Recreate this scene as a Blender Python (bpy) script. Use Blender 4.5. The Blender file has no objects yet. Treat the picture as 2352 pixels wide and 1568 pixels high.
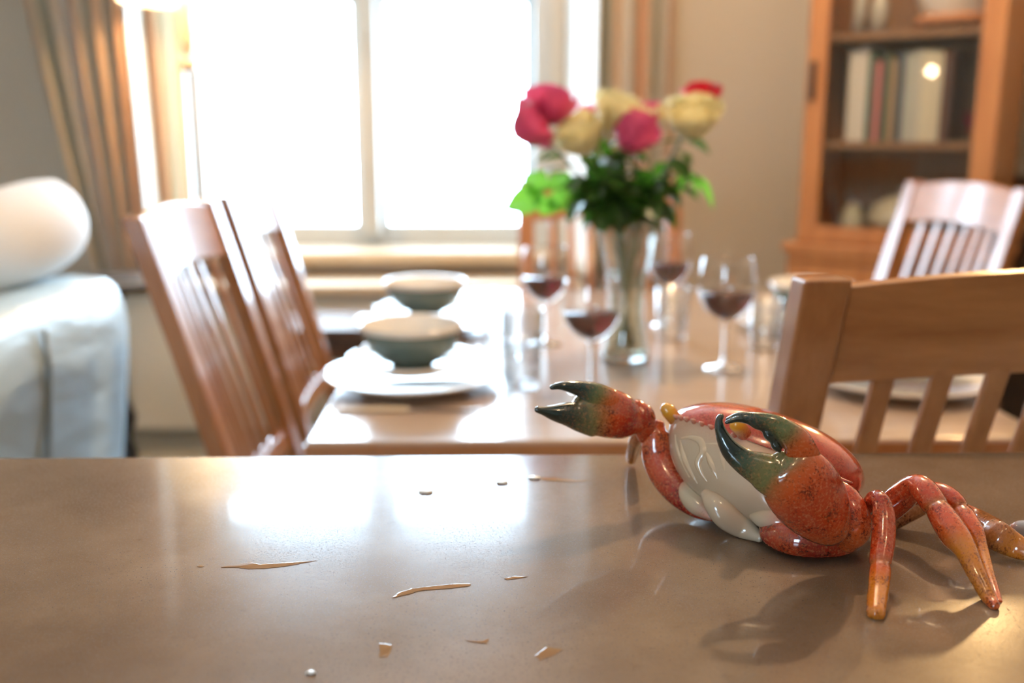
import bpy, bmesh, math, random
from mathutils import Vector, Matrix
from mathutils.kdtree import KDTree
R = math.radians
random.seed(7)
scn = bpy.context.scene
COL = scn.collection

# ---------------------------------------------------------------- camera
CAM = Vector((0.0, 0.0, 1.18)); PITCH = R(11.95); YAW = R(1.08); FPX = 2287.0
cd = bpy.data.cameras.new('camera'); cam = bpy.data.objects.new('camera', cd); COL.objects.link(cam)
cam.location = CAM; cam.rotation_euler = (R(90) - PITCH, 0, -YAW)
cd.sensor_width = 36.0; cd.lens = 36.0 * FPX / 2352.0; cd.clip_start = 0.05
cd.dof.use_dof = True; cd.dof.focus_distance = 0.655; cd.dof.aperture_fstop = 3.5
scn.camera = cam
FWD = Vector((math.sin(YAW) * math.cos(PITCH), math.cos(YAW) * math.cos(PITCH), -math.sin(PITCH)))
RGT = Vector((math.cos(YAW), -math.sin(YAW), 0)); UPV = RGT.cross(FWD)

# ---------------------------------------------------------------- world, lights, exposure
w = bpy.data.worlds.new('overcast_sky'); scn.world = w; w.use_nodes = True
w.node_tree.nodes['Background'].inputs[0].default_value = (0.58, 0.80, 1.0, 1)
w.node_tree.nodes['Background'].inputs[1].default_value = 22.0
scn.view_settings.view_transform = 'Standard'; scn.view_settings.look = 'None'
scn.view_settings.exposure = 0.2; scn.view_settings.gamma = 1.0; scn.view_settings.use_curve_mapping = False
scn.cycles.use_denoising = True
scn.cycles.max_bounces = 10; scn.cycles.transparent_max_bounces = 24
scn.cycles.caustics_reflective = False; scn.cycles.caustics_refractive = False
scn.cycles.sample_clamp_indirect = 8.0

def light(kind, name, loc, energy, color, size=0.05, rot=(0, 0, 0), **k):
    l = bpy.data.lights.new(name, kind); l.energy = energy; l.color = color
    if kind == 'AREA':
        l.size = size
        if 'size_y' in k: l.shape = 'RECTANGLE'; l.size_y = k['size_y']
        if k.get('portal'): l.cycles.is_portal = True
    elif kind == 'SPOT':
        l.shadow_soft_size = size; l.spot_size = k.get('angle', R(100)); l.spot_blend = 0.6
    else: l.shadow_soft_size = size
    o = bpy.data.objects.new(name, l); COL.objects.link(o); o.location = loc; o.rotation_euler = rot
    return o
light('AREA', 'window_portal', (-0.49, 4.02, 1.47), 1, (1, 1, 1), 1.5, (R(90), 0, 0), size_y=1.5, portal=True)
light('AREA', 'kitchen_window_portal', (-1.75, -2.72, 1.65), 1, (1, 1, 1), .8, (R(-90), 0, 0), size_y=.95, portal=True)
WARM = (1.0, 0.68, 0.38)
def aim(p, q): return (Vector(q) - Vector(p)).to_track_quat('-Z', 'Y').to_euler()
# the warm spot lamp standing beyond the right edge of the picture: it throws the crab's long shadows
SPOT = (1.41, 2.64, 1.70)
light('SPOT', 'warm_spot_lamp', SPOT, 72, (1.0, .62, .26), .035, aim(SPOT, (.22, .58, .90)), angle=R(34))
light('POINT', 'glint_lamp_left', (-1.02, 1.22, 1.50), 2.2, WARM, .02)  # small unseen lamp, added for its glint in the cabinet glass
light('POINT', 'downlight_dining', (.55, 2.1, 2.60), 84, WARM, .03)
light('POINT', 'downlight_kitchen_left', (-0.55, -0.35, 2.60), 8, WARM, 0.04)
light('POINT', 'downlight_kitchen_right', (0.65, -0.45, 2.60), 8, WARM, 0.04)

# ---------------------------------------------------------------- helpers
def at(px, py, y):
    """point in the room at forward distance y that the photograph shows at (px, py)"""
    d = FWD + RGT * ((px - 1176) / FPX) + UPV * ((784 - py) / FPX)
    return CAM + d * (y / d.y)
def atz(px, py, z):
    d = FWD + RGT * ((px - 1176) / FPX) + UPV * ((784 - py) / FPX)
    return CAM + d * ((z - CAM.z) / d.z)

def mat(name, color=(.8, .8, .8), rough=.5, metal=0, spec=.5, coat=0, coatr=.05, trans=0, ior=1.5, emis=None, estr=0, sheen=0, sss=0):
    m = bpy.data.materials.new(name); m.use_nodes = True
    b = m.node_tree.nodes['Principled BSDF']; I = b.inputs
    I['Base Color'].default_value = (*color, 1); I['Roughness'].default_value = rough; I['Metallic'].default_value = metal
    I['Specular IOR Level'].default_value = spec; I['Coat Weight'].default_value = coat; I['Coat Roughness'].default_value = coatr
    I['Transmission Weight'].default_value = trans; I['IOR'].default_value = ior; I['Sheen Weight'].default_value = sheen
    if emis: I['Emission Color'].default_value = (*emis, 1); I['Emission Strength'].default_value = estr
    if sss: I['Subsurface Weight'].default_value = sss; I['Subsurface Scale'].default_value = .01
    return m
def N(m, t, **kw):
    n = m.node_tree.nodes.new(t)
    for k, v in kw.items():
        if k in n.inputs.keys(): n.inputs[k].default_value = v
        else: setattr(n, k, v)
    return n
def L(m, a, b): m.node_tree.links.new(a, b)
def ramp(m, fac, stops):
    r = N(m, 'ShaderNodeValToRGB'); e = r.color_ramp.elements
    while len(e) < len(stops): e.new(0.5)
    for x, (p, c) in zip(e, stops): x.position = p; x.color = (*c, 1) if len(c) == 3 else c
    L(m, fac, r.inputs[0]); return r.outputs[0]
def coords(m, scale=(1, 1, 1), rot=(0, 0, 0), kind='Object'):
    t = N(m, 'ShaderNodeTexCoord'); mp = N(m, 'ShaderNodeMapping'); mp.inputs['Scale'].default_value = scale; mp.inputs['Rotation'].default_value = rot
    L(m, t.outputs[kind], mp.inputs[0]); return mp.outputs[0]
def BS(m): return m.node_tree.nodes['Principled BSDF']

def wood(name, lo, hi, scale, rough=.35, coat=.85, coatr=.14):
    m = mat(name, lo, rough, coat=coat, coatr=coatr)
    v = coords(m, scale)
    n = N(m, 'ShaderNodeTexNoise', Scale=1.0, Detail=6.0, Roughness=.62); L(m, v, n.inputs['Vector'])
    n2 = N(m, 'ShaderNodeTexNoise', Scale=6.0, Detail=3.0, Roughness=.7); L(m, v, n2.inputs['Vector'])
    mx = N(m, 'ShaderNodeMath', operation='ADD'); L(m, n.outputs[0], mx.inputs[0])
    m2 = N(m, 'ShaderNodeMath', operation='MULTIPLY_ADD'); m2.inputs[1].default_value = .35; m2.inputs[2].default_value = -.175
    L(m, n2.outputs[0], m2.inputs[0]); L(m, m2.outputs[0], mx.inputs[1])
    mid = tuple((a + b) / 2 for a, b in zip(lo, hi))
    L(m, ramp(m, mx.outputs[0], [(.3, lo), (.5, mid), (.7, hi)]), BS(m).inputs['Base Color'])
    bp = N(m, 'ShaderNodeBump', Strength=.08, Distance=.002); L(m, mx.outputs[0], bp.inputs['Height']); L(m, bp.outputs[0], BS(m).inputs['Normal'])
    return m
def clear(name, tint=(1, 1, 1), rough=.02, ior=1.5, boost=1.0):
    """thin clear glass: a fresnel mix of see-through and gloss"""
    m = bpy.data.materials.new(name); m.use_nodes = True; nt = m.node_tree; nt.nodes.clear()
    o = nt.nodes.new('ShaderNodeOutputMaterial'); mx = nt.nodes.new('ShaderNodeMixShader')
    t = nt.nodes.new('ShaderNodeBsdfTransparent'); t.inputs[0].default_value = (*tint, 1)
    g = nt.nodes.new('ShaderNodeBsdfGlossy'); g.inputs['Roughness'].default_value = rough
    lw = nt.nodes.new('ShaderNodeLayerWeight'); lw.inputs[0].default_value = .5     # facing = 1 - |cos|, the same from both sides
    pw = nt.nodes.new('ShaderNodeMath'); pw.operation = 'POWER'; pw.inputs[1].default_value = 4.0
    f0 = ((ior - 1) / (ior + 1)) ** 2 * boost
    mu = nt.nodes.new('ShaderNodeMath'); mu.operation = 'MULTIPLY_ADD'; mu.inputs[1].default_value = 1 - f0; mu.inputs[2].default_value = f0; mu.use_clamp = True
    nt.links.new(lw.outputs['Facing'], pw.inputs[0]); nt.links.new(pw.outputs[0], mu.inputs[0]); nt.links.new(mu.outputs[0], mx.inputs[0]); nt.links.new(t.outputs[0], mx.inputs[1]); nt.links.new(g.outputs[0], mx.inputs[2]); nt.links.new(mx.outputs[0], o.inputs[0])
    return m

def tag(o, label=None, cat=None, group=None, kind=None):
    if label: o['label'] = label
    if cat: o['category'] = cat
    if group: o['group'] = group
    if kind: o['kind'] = kind
    return o
def empty(name, loc=(0, 0, 0), rz=0, label=None, cat=None, group=None, kind=None):
    o = bpy.data.objects.new(name, None); COL.objects.link(o); o.location = loc; o.rotation_euler = (0, 0, rz)
    o.empty_display_size = .05
    return tag(o, label, cat, group, kind)
class MB:
    def __init__(s): s.v = []; s.f = []; s.c = []
    def add(s, vs, fs, col=None):
        k = len(s.v); s.v += [Vector(x) for x in vs]; s.f += [tuple(i + k for i in f) for f in fs]
        s.c += [col] * len(vs) if not isinstance(col, list) else col
        return s
    def box(s, lo, hi, rot=None, piv=None):
        (x0, y0, z0), (x1, y1, z1) = lo, hi
        vs = [Vector(p) for p in ((x0, y0, z0), (x1, y0, z0), (x1, y1, z0), (x0, y1, z0), (x0, y0, z1), (x1, y0, z1), (x1, y1, z1), (x0, y1, z1))]
        if rot is not None:
            pv = Vector(piv) if piv is not None else (vs[0] + vs[6]) / 2
            vs = [rot @ (p - pv) + pv for p in vs]
        return s.add(vs, [(0, 3, 2, 1), (4, 5, 6, 7), (0, 1, 5, 4), (1, 2, 6, 5), (2, 3, 7, 6), (3, 0, 4, 7)])
    def rings(s, rs, closed=True, cap0=True, cap1=True, cols=None):
        n = len(rs[0]); vs = [p for r in rs for p in r]; fs = []
        for i in range(len(rs) - 1):
            for j in range(n if closed else n - 1):
                a = i * n + j; b = i * n + (j + 1) % n
                fs.append((a, b, b + n, a + n))
        if cap0: fs.append(tuple(range(n))[::-1])
        if cap1: fs.append(tuple((len(rs) - 1) * n + k for k in range(n)))
        return s.add(vs, fs, [c for c in cols for _ in range(n)] if cols else None)
    def lathe(s, prof, c=(0, 0, 0), n=40, cap0=False, cap1=False):
        c = Vector(c)
        return s.rings([[c + Vector((r * math.cos(2 * math.pi * k / n), r * math.sin(2 * math.pi * k / n), z)) for k in range(n)] for r, z in prof], cap0=cap0, cap1=cap1)
    def tube(s, pts, rad, n=10, cap=True, flat=1.0):
        pts = [Vector(p) for p in pts]
        rad = rad if isinstance(rad, (list, tuple)) else [rad] * len(pts)
        rs = []; ref = None
        for i, p in enumerate(pts):
            t = (pts[min(i + 1, len(pts) - 1)] - pts[max(i - 1, 0)]).normalized()
            if ref is None: ref = Vector((0, 0, 1)) if abs(t.z) < .9 else Vector((1, 0, 0))
            a = (ref - t * ref.dot(t)).normalized(); b = t.cross(a); ref = a
            rs.append([p + (a * math.cos(q) + b * math.sin(q) * flat) * rad[i] for q in [2 * math.pi * k / n for k in range(n)]])
        return s.rings(rs, cap0=cap, cap1=cap)
    def build(s, name, m, parent=None, smooth=False, bevel=0, seg=2, origin=None, sub=0, auto=None):
        org = Vector(origin) if origin is not None else Vector((0, 0, 0))
        me = bpy.data.meshes.new(name); me.from_pydata([v - org for v in s.v], [], s.f)
        me.validate()
        bm = bmesh.new(); bm.from_mesh(me); bmesh.ops.recalc_face_normals(bm, faces=bm.faces); bm.to_mesh(me); bm.free()
        if s.c and s.c[0] is not None:
            at_ = me.color_attributes.new('paint', 'FLOAT_COLOR', 'POINT')
            for i, c in enumerate(s.c): at_.data[i].color = c
        me.materials.append(m)
        if smooth: me.shade_smooth()
        o = bpy.data.objects.new(name, me); COL.objects.link(o)
        if parent: o.parent = parent
        elif origin is not None: o.location = org
        if bevel:
            b = o.modifiers.new('bevel', 'BEVEL'); b.width = bevel; b.segments = seg; b.limit_method = 'ANGLE'; b.angle_limit = R(40)
            me.shade_smooth(); 
            b.harden_normals = True
        if sub:
            q = o.modifiers.new('sub', 'SUBSURF'); q.levels = sub; q.render_levels = sub
        return o
def crom(ks, sub):
    """Catmull-Rom through tuples of floats/Vectors"""
    out = []
    n = len(ks)
    for i in range(n - 1):
        p0, p1, p2, p3 = ks[max(i - 1, 0)], ks[i], ks[i + 1], ks[min(i + 2, n - 1)]
        for j in range(sub):
            t = j / sub; r = []
            for a, b, c, d in zip(p0, p1, p2, p3):
                r.append(b + (c - a) * (t / 2) + (a * 2 - b * 5 + c * 4 - d) * (t * t / 2) + (b * 3 - a - c * 3 + d) * (t ** 3 / 2))
            out.append(tuple(r))
    out.append(tuple(ks[-1])); return out
def copy_tree(o, parent=None):
    c = o.copy(); COL.objects.link(c); c.parent = parent
    for ch in list(o.children): copy_tree(ch, c)
    return c

# ---------------------------------------------------------------- materials
OAK_V = wood('oak_upright_grain', (.29, .105, .034), (.43, .185, .066), (26, 26, 2.2))
OAK_H = wood('oak_level_grain', (.30, .112, .036), (.45, .195, .070), (2.2, 26, 26))
TABLE = wood('table_oak', (.38, .27, .20), (.50, .38, .30), (3, 22, 22), rough=.30, coat=1, coatr=.16)
CABW = wood('cabinet_oak', (.36, .14, .05), (.52, .235, .085), (24, 24, 2.0), rough=.45, coat=.15)
CABI = wood('cabinet_inner_oak', (.20, .10, .045), (.30, .16, .07), (24, 24, 2.0), rough=.6, coat=0)
DARKW = wood('dark_wood', (.045, .018, .010), (.10, .045, .022), (5, 20, 20), rough=.3, coat=.5)
WHITE = mat('white_paint', (.80, .78, .72), .45)
CREAM_P = mat('cream_paint', (.66, .60, .50), .5)
FRAME = mat('window_frame_paint', (.50, .51, .50), .45)
SILL = mat('sill_paint', (.62, .49, .34), .5)
WALL = mat('wall_paint', (.56, .50, .41), .8)
WALLK = mat('kitchen_wall_paint', (.36, .34, .31), .8)
CEIL = mat('ceiling_paint', (.72, .71, .69), .85)
CARPET = mat('carpet', (.34, .32, .27), .95)
PORC = mat('white_glaze', (.80, .76, .70), .12, coat=.6)
BLUEG = mat('blue_green_glaze', (.10, .16, .16), .22, coat=.5, coatr=.1)
GLASS = mat('clear_glass', (1, 1, 1), 0.0, trans=1, ior=1.45)
VGLASS = clear('vase_glass', (.96, .99, .98), .02, 1.5, 3.0)
TUMB = clear('tumbler_glass', (1, 1, 1), .14, 1.5, 7.0)
SHELL = clear('wine_glass_wall', (1, 1, 1), .03, 1.5, 3.0)
PANE = clear('window_pane_glass', (1, 1, 1), .02, 1.2, 1)
CABG = clear('cabinet_glass', (.97, .97, .96), .03, 1.5, 1.2)
WINE = mat('red_wine', (.07, .001, .005), .05, trans=.45, ior=1.34)
WATER = clear('vase_water', (.94, .97, .93), .03, 1.33, 1.2)
STEEL = mat('steel', (.75, .72, .68), .18, metal=1)
LEATHER = mat('pale_leather', (.52, .67, .76), .38, coat=.25, coatr=.25)
nn = N(LEATHER, 'ShaderNodeTexNoise', Scale=14.0, Detail=4.0); L(LEATHER, coords(LEATHER, (1, .35, 1), (R(30), 0, 0)), nn.inputs['Vector'])
bb = N(LEATHER, 'ShaderNodeBump', Strength=.5, Distance=.035); L(LEATHER, nn.outputs[0], bb.inputs['Height']); L(LEATHER, bb.outputs[0], BS(LEATHER).inputs['Normal'])
CUSH = mat('white_cushion_cloth', (.82, .82, .82), .7, sheen=.3)
SHADE = mat('lamp_shade_cloth', (.9, .8, .6), .8, emis=(1, .70, .36), estr=1.6)
BRASS = mat('lamp_pole_brown', (.22, .13, .07), .35, metal=.4)
LAMPC = mat('lamp_cream_column', (.80, .62, .40), .3, coat=.4)
BLACKM = mat('black_iron', (.02, .017, .015), .4)

def curtain_mat():
    m = mat('striped_curtain_cloth', (.6, .5, .4), .85, sheen=.2)
    a = N(m, 'ShaderNodeAttribute', attribute_name='paint')
    mm = N(m, 'ShaderNodeMath', operation='FRACT'); L(m, a.outputs['Fac'], mm.inputs[0])
    r = ramp(m, mm.outputs[0], [(0, (.74, .67, .55)), (.20, (.76, .46, .28)), (.34, (.74, .66, .54)), (.46, (.46, .46, .36)), (.62, (.74, .66, .54)), (.74, (.76, .50, .32)), (.84, (.80, .73, .62)), (.93, (.88, .87, .84))])
    for n_ in m.node_tree.nodes:
        if n_.type == 'VALTORGB': n_.color_ramp.interpolation = 'EASE'
    L(m, r, BS(m).inputs['Base Color'])
    BS(m).inputs['Transmission Weight'].default_value = 0
    # cloth lets a little daylight through
    tr = N(m, 'ShaderNodeBsdfTranslucent'); L(m, r, tr.inputs[0])
    mx = N(m, 'ShaderNodeMixShader'); mx.inputs[0].default_value = .45
    L(m, BS(m).outputs[0], mx.inputs[1]); L(m, tr.outputs[0], mx.inputs[2])
    L(m, mx.outputs[0], m.node_tree.nodes['Material Output'].inputs[0])
    return m
CURT = curtain_mat()

def worktop_mat():
    m = mat('polished_quartz', (.3, .2, .13), .2, spec=.5, ior=1.36, coat=.35, coatr=.05)
    v = coords(m, (1, 1, 1))
    big = N(m, 'ShaderNodeTexNoise', Scale=7.0, Detail=5.0, Roughness=.6); L(m, v, big.inputs['Vector'])
    c1 = ramp(m, big.outputs[0], [(.30, (.145, .100, .066)), (.5, (.190, .136, .094)), (.72, (.245, .182, .132))])
    # fine dark pits and grit
    fine = N(m, 'ShaderNodeTexNoise', Scale=620.0, Detail=2.0, Roughness=.7); L(m, v, fine.inputs['Vector'])
    f1 = ramp(m, fine.outputs[0], [(.57, (0, 0, 0)), (.64, (1, 1, 1))])
    sm = N(m, 'ShaderNodeTexNoise', Scale=70.0, Detail=5.0, Roughness=.72); L(m, coords(m, (1, 1.2, 1)), sm.inputs['Vector'])
    f2 = ramp(m, sm.outputs[0], [(.60, (0, 0, 0)), (.80, (.55, .55, .55))])
    a = N(m, 'ShaderNodeMixRGB'); a.inputs[2].default_value = (.075, .05, .035, 1); L(m, f1, a.inputs[0]); L(m, c1, a.inputs[1])
    b = N(m, 'ShaderNodeMixRGB'); b.inputs[2].default_value = (.09, .058, .038, 1); L(m, f2, b.inputs[0]); L(m, a.outputs[0], b.inputs[1])
    L(m, b.outputs[0], BS(m).inputs['Base Color'])
    rg = N(m, 'ShaderNodeMapRange'); rg.inputs['To Min'].default_value = .17; rg.inputs['To Max'].default_value = .245; rg.inputs['From Min'].default_value = .3; rg.inputs['From Max'].default_value = .7
    rn = N(m, 'ShaderNodeTexNoise', Scale=11.0, Detail=6.0, Roughness=.65); L(m, v, rn.inputs['Vector'])
    L(m, rn.outputs[0], rg.inputs[0])
    ad = N(m, 'ShaderNodeMath', operation='MULTIPLY_ADD'); ad.inputs[1].default_value = .5; L(m, f1, ad.inputs[0]); L(m, rg.outputs[0], ad.inputs[2])
    L(m, ad.outputs[0], BS(m).inputs['Roughness'])
    bp = N(m, 'ShaderNodeBump', Strength=.05, Distance=.0004); L(m, fine.outputs[0], bp.inputs['Height']); L(m, bp.outputs[0], BS(m).inputs['Normal'])
    return m
QUARTZ = worktop_mat()
WETM = mat('wet_film', (.25, .145, .07), .04, spec=.5)
DROPM = mat('water_drop', (.75, .78, .80), .06, spec=.8, coat=.8)  # near-white base colour stands in for the brightness the drops reflect

def crab_mat():
    m = mat('glazed_crab_paint', (.6, .1, .03), .16, coat=1.0, coatr=.03)
    a = N(m, 'ShaderNodeAttribute', attribute_name='paint')
    v = coords(m)
    n1 = N(m, 'ShaderNodeTexNoise', Scale=620.0, Detail=5.0, Roughness=.75); L(m, v, n1.inputs['Vector'])
    n2 = N(m, 'ShaderNodeTexNoise', Scale=95.0, Detail=3.0, Roughness=.6); L(m, v, n2.inputs['Vector'])
    n3 = N(m, 'ShaderNodeTexNoise', Scale=520.0, Detail=3.0, Roughness=.7); L(m, coords(m, (1, 1, 1), (.5, .2, .9)), n3.inputs['Vector'])
    # brown speckle, denser where the slow noise is high
    ds = N(m, 'ShaderNodeMath', operation='MULTIPLY_ADD'); ds.inputs[1].default_value = .55; L(m, n2.outputs[0], ds.inputs[0]); L(m, n1.outputs[0], ds.inputs[2])
    dark = ramp(m, ds.outputs[0], [(.80, (0, 0, 0)), (.93, (1, 1, 1))])
    d2 = N(m, 'ShaderNodeMath', operation='MULTIPLY'); L(m, dark, d2.inputs[0]); L(m, a.outputs['Alpha'], d2.inputs[1])
    lite = ramp(m, n3.outputs[0], [(.50, (0, 0, 0)), (.66, (1, 1, 1))])
    l2 = N(m, 'ShaderNodeMath', operation='MULTIPLY'); L(m, lite, l2.inputs[0]); L(m, a.outputs['Alpha'], l2.inputs[1])
    l3 = N(m, 'ShaderNodeMath', operation='MULTIPLY'); l3.inputs[1].default_value = .38; L(m, l2.outputs[0], l3.inputs[0])
    mx1 = N(m, 'ShaderNodeMixRGB'); mx1.inputs[2].default_value = (.80, .30, .13, 1); L(m, l3.outputs[0], mx1.inputs[0]); L(m, a.outputs['Color'], mx1.inputs[1])
    dk = N(m, 'ShaderNodeMixRGB', blend_type='MULTIPLY'); dk.inputs[2].default_value = (.22, .13, .12, 1); L(m, d2.outputs[0], dk.inputs[0]); L(m, mx1.outputs[0], dk.inputs[1])
    L(m, dk.outputs[0], BS(m).inputs['Base Color'])
    bp = N(m, 'ShaderNodeBump', Strength=.05, Distance=.0006); L(m, n2.outputs[0], bp.inputs['Height']); L(m, bp.outputs[0], BS(m).inputs['Normal'])
    L(m, bp.outputs[0], BS(m).inputs['Coat Normal'])
    return m
CRAB = crab_mat()

# ================================================================ the setting
RX0, RX1, RY0, RY1, RZ = -2.7, 1.78, -2.6, 3.85, 2.75
def struct(mb, name, m, **k): return tag(mb.build(name, m, **k), kind='structure')
struct(MB().box((RX0, RY0, -.1), (RX1, RY1 + .25, 0)), 'floor', CARPET)
struct(MB().box((RX0, RY0, RZ), (RX1, RY1 + .25, RZ + .1)), 'ceiling', CEIL)
struct(MB().box((RX0 - .1, RY0, 0), (RX0, RY1, RZ)), 'wall_left', WALL)
struct(MB().box((RX1, RY0, 0), (RX1 + .1, RY1, RZ)), 'wall_right', WALL)
struct(MB().box((RX0, RY0 - .1, 0), (-2.15, RY0, RZ)).box((-1.35, RY0 - .1, 0), (RX1, RY0, RZ)).box((-2.15, RY0 - .1, 0), (-1.35, RY0, 1.20)).box((-2.15, RY0 - .1, 2.10), (-1.35, RY0, RZ)), 'wall_kitchen', WALLK)
k_win = empty('window_2', (0, 0, 0), kind='structure')     # kitchen window behind the camera
kf = MB(); 
for a in (-2.15, -1.775, -1.40): kf.box((a, RY0 - .08, 1.25), (a + .05, RY0 - .03, 2.05))
kf.box((-2.15, RY0 - .08, 1.20), (-1.35, RY0 - .03, 1.25)).box((-2.15, RY0 - .08, 2.05), (-1.35, RY0 - .03, 2.10))
kf.build('casing', WHITE, k_win)
WX0, WX1, WZ0, WZ1 = -1.20, .215, .74, 2.32
wb = MB().box((RX0, RY1, 0), (WX0, RY1 + .22, RZ)).box((WX1, RY1, 0), (RX1, RY1 + .22, RZ)).box((WX0, RY1, 0), (WX1, RY1 + .22, WZ0)).box((WX0, RY1, WZ1), (WX1, RY1 + .22, RZ))
struct(wb, 'wall_window', WALL)
struct(MB().box((RX0, RY1 - .02, 0), (RX1, RY1, .14)), 'baseboard_window', WHITE, bevel=.004)
struct(MB().box((RX1 - .02, RY0, 0), (RX1, RY1 - .02, .14)), 'baseboard_right', WHITE, bevel=.004)
struct(MB().box((RX1 - .03, RY0, 1.03), (RX1, RY1 - .001, 1.085)), 'trim_3', CREAM_P, bevel=.008)   # dado rail
struct(MB().box((RX1 - .012, RY0, .141), (RX1, RY1 - .025, 1.029)), 'trim_4', DARKW)   # dark panelling under it
# sash window: casing, two lights with a meeting rail
win = empty('window_1', (0, 0, 0), kind='structure')
yy = RY1 + .10
fr = MB()
for a, b in ((WX0, WX0 + .06), (WX1 - .06, WX1)): fr.box((a, RY1 - .03, WZ0), (b, yy + .05, WZ1))
fr.box((WX0, RY1 - .03, WZ1 - .06), (WX1, yy + .05, WZ1)).box((WX0, yy - .02, WZ0), (WX1, yy + .05, WZ0 + .05))
fr.build('casing', FRAME, win, bevel=.004)
MB().box((-.505, RY1 - .01, WZ0 + .05), (-.435, yy + .05, WZ1 - .06)).build('mullion', FRAME, win, bevel=.004)
for a, b in ((WX0 + .06, -.505), (-.435, WX1 - .06)):
    for z0, z1, dy in ((WZ0 + .05, 1.69, 0), (1.65, WZ1 - .06, .03)):
        s_ = MB(); t = .028
        s_.box((a, yy - .02 + dy, z0), (a + t, yy + .015 + dy, z1)).box((b - t, yy - .02 + dy, z0), (b, yy + .015 + dy, z1))
        s_.box((a + t, yy - .02 + dy, z0), (b - t, yy + .015 + dy, z0 + t)).box((a + t, yy - .02 + dy, z1 - t), (b - t, yy + .015 + dy, z1))
        so = s_.build('sash', FRAME, win, bevel=.002)
        MB().box((a + t, yy - .004 + dy, z0 + t), (b - t, yy + dy, z1 - t)).build('pane', PANE, so)
# flat casing boards round the reveal
arch = MB().box((WX1, RY1 - .025, WZ0), (WX1 + .085, RY1, WZ1 + .09)).box((WX0 - .085, RY1 - .025, WZ0), (WX0, RY1, WZ1 + .09)).box((WX0, RY1 - .025, WZ1), (WX1, RY1, WZ1 + .09))
struct(arch, 'trim_1', mat('casing_paint', (.56, .53, .47), .5), bevel=.006)
struct(MB().box((WX0 - .04, RY1 - .10, WZ0 - .055), (WX1 + .04, RY1 + .10, WZ0 - .005)), 'trim_2', SILL, bevel=.02, seg=4)   # window board
# boxed-in bench below the window
bn = empty('window_bench', (-.6, RY1 - .12, 0), kind=None, label='long low cream boxed ledge running under the window', cat='ledge')
MB().box((-1.05, -.16, .595), (.93, .12, .635)).build('ledge_board', SILL, bn, bevel=.012, seg=3)
MB().box((-1.03, -.13, .09), (.91, .10, .595)).build('front_panel', CREAM_P, bn)
MB().box((-1.03, -.10, 0), (.91, .10, .09)).build('plinth', CARPET, bn)

# ================================================================ worktop
wt = MB().box((-1.6, -.32, .868), (1.5, .842, .90)).build('worktop', QUARTZ, bevel=.004, seg=3)
tag(wt, 'speckled brown polished stone worktop filling the whole foreground', 'worktop')
un = empty('kitchen_unit', (0, .2, 0), label='plain painted base unit hidden below the brown stone worktop', cat='cabinet')
MB().box((-1.58, -.48, .10), (1.48, .60, .867)).build('carcass', CREAM_P, un)
MB().box((-1.56, -.44, 0), (1.46, .56, .10)).build('plinth', DARKW, un)
ZT = .90

# ================================================================ crab figurine
RED = (.50, .055, .014, 1); DRED = (.32, .016, .008, 1); ORG = (.60, .10, .020, 1); AMB = (.60, .20, .020, .8)
GRN = (.008, .028, .028, .04); OLV = (.17, .16, .06, .5); CRM = (.56, .46, .33, .0); PNK = (.62, .30, .22, .3); BRN = (.34, .12, .035, .9)
base = Vector((.20, .66, ZT))
crab = empty('crab_figurine', base, label='large glossy red ceramic crab with raised green-tipped claws on the brown worktop', cat='figurine')
def loft(keys, sub=5, n=20, cap=True):
    """keys: (point, radius in photo pixels, depth ratio, colour) -> rings of a tapered limb"""
    ks = []
    for p, hw, ratio, c in keys:
        dep = (p - CAM).dot(FWD); ks.append((p, hw * dep / FPX, ratio, Vector(c)))
    ks = crom(ks, sub)
    rs = []; cs = []; m = len(ks)
    fr_ = []
    for i, (p, r, q, c) in enumerate(ks):
        t = (ks[min(i + 1, m - 1)][0] - ks[max(i - 1, 0)][0]).normalized(); v = (p - CAM).normalized()
        s_ = t.cross(v)
        s_ = s_.normalized() if s_.length > .12 else (fr_[-1][0] if fr_ else RGT)
        b = t.cross(s_).normalized(); fr_.append((s_, b, t))
    def ring(p, s_, b, r, q): return [p + s_ * (math.cos(a) * r) + b * (math.sin(a) * r * q) for a in [2 * math.pi * k / n for k in range(n)]]
    def capr(i, sgn):
        p, r, q, c = ks[i]; s_, b, t = fr_[i]; o = []
        for k in (1, 2, 3):
            f = math.sin(k * math.pi / 6.6); o.append((ring(p + t * (sgn * r * .8 * f), s_, b, r * math.cos(k * math.pi / 6.6), q), c))
        return o
    if cap:
        for g, c in reversed(capr(0, -1)): rs.append(g); cs.append(tuple(c))
    for (p, r, q, c), (s_, b, t) in zip(ks, fr_): rs.append(ring(p, s_, b, max(r, 1e-4), q)); cs.append(tuple(c))
    if cap:
        for g, c in capr(m - 1, 1): rs.append(g); cs.append(tuple(c))
    return rs, cs
def addl(mb, keys, **k):
    rs, cs = loft(keys, **k); mb.rings(rs, cols=cs); return mb
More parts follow.
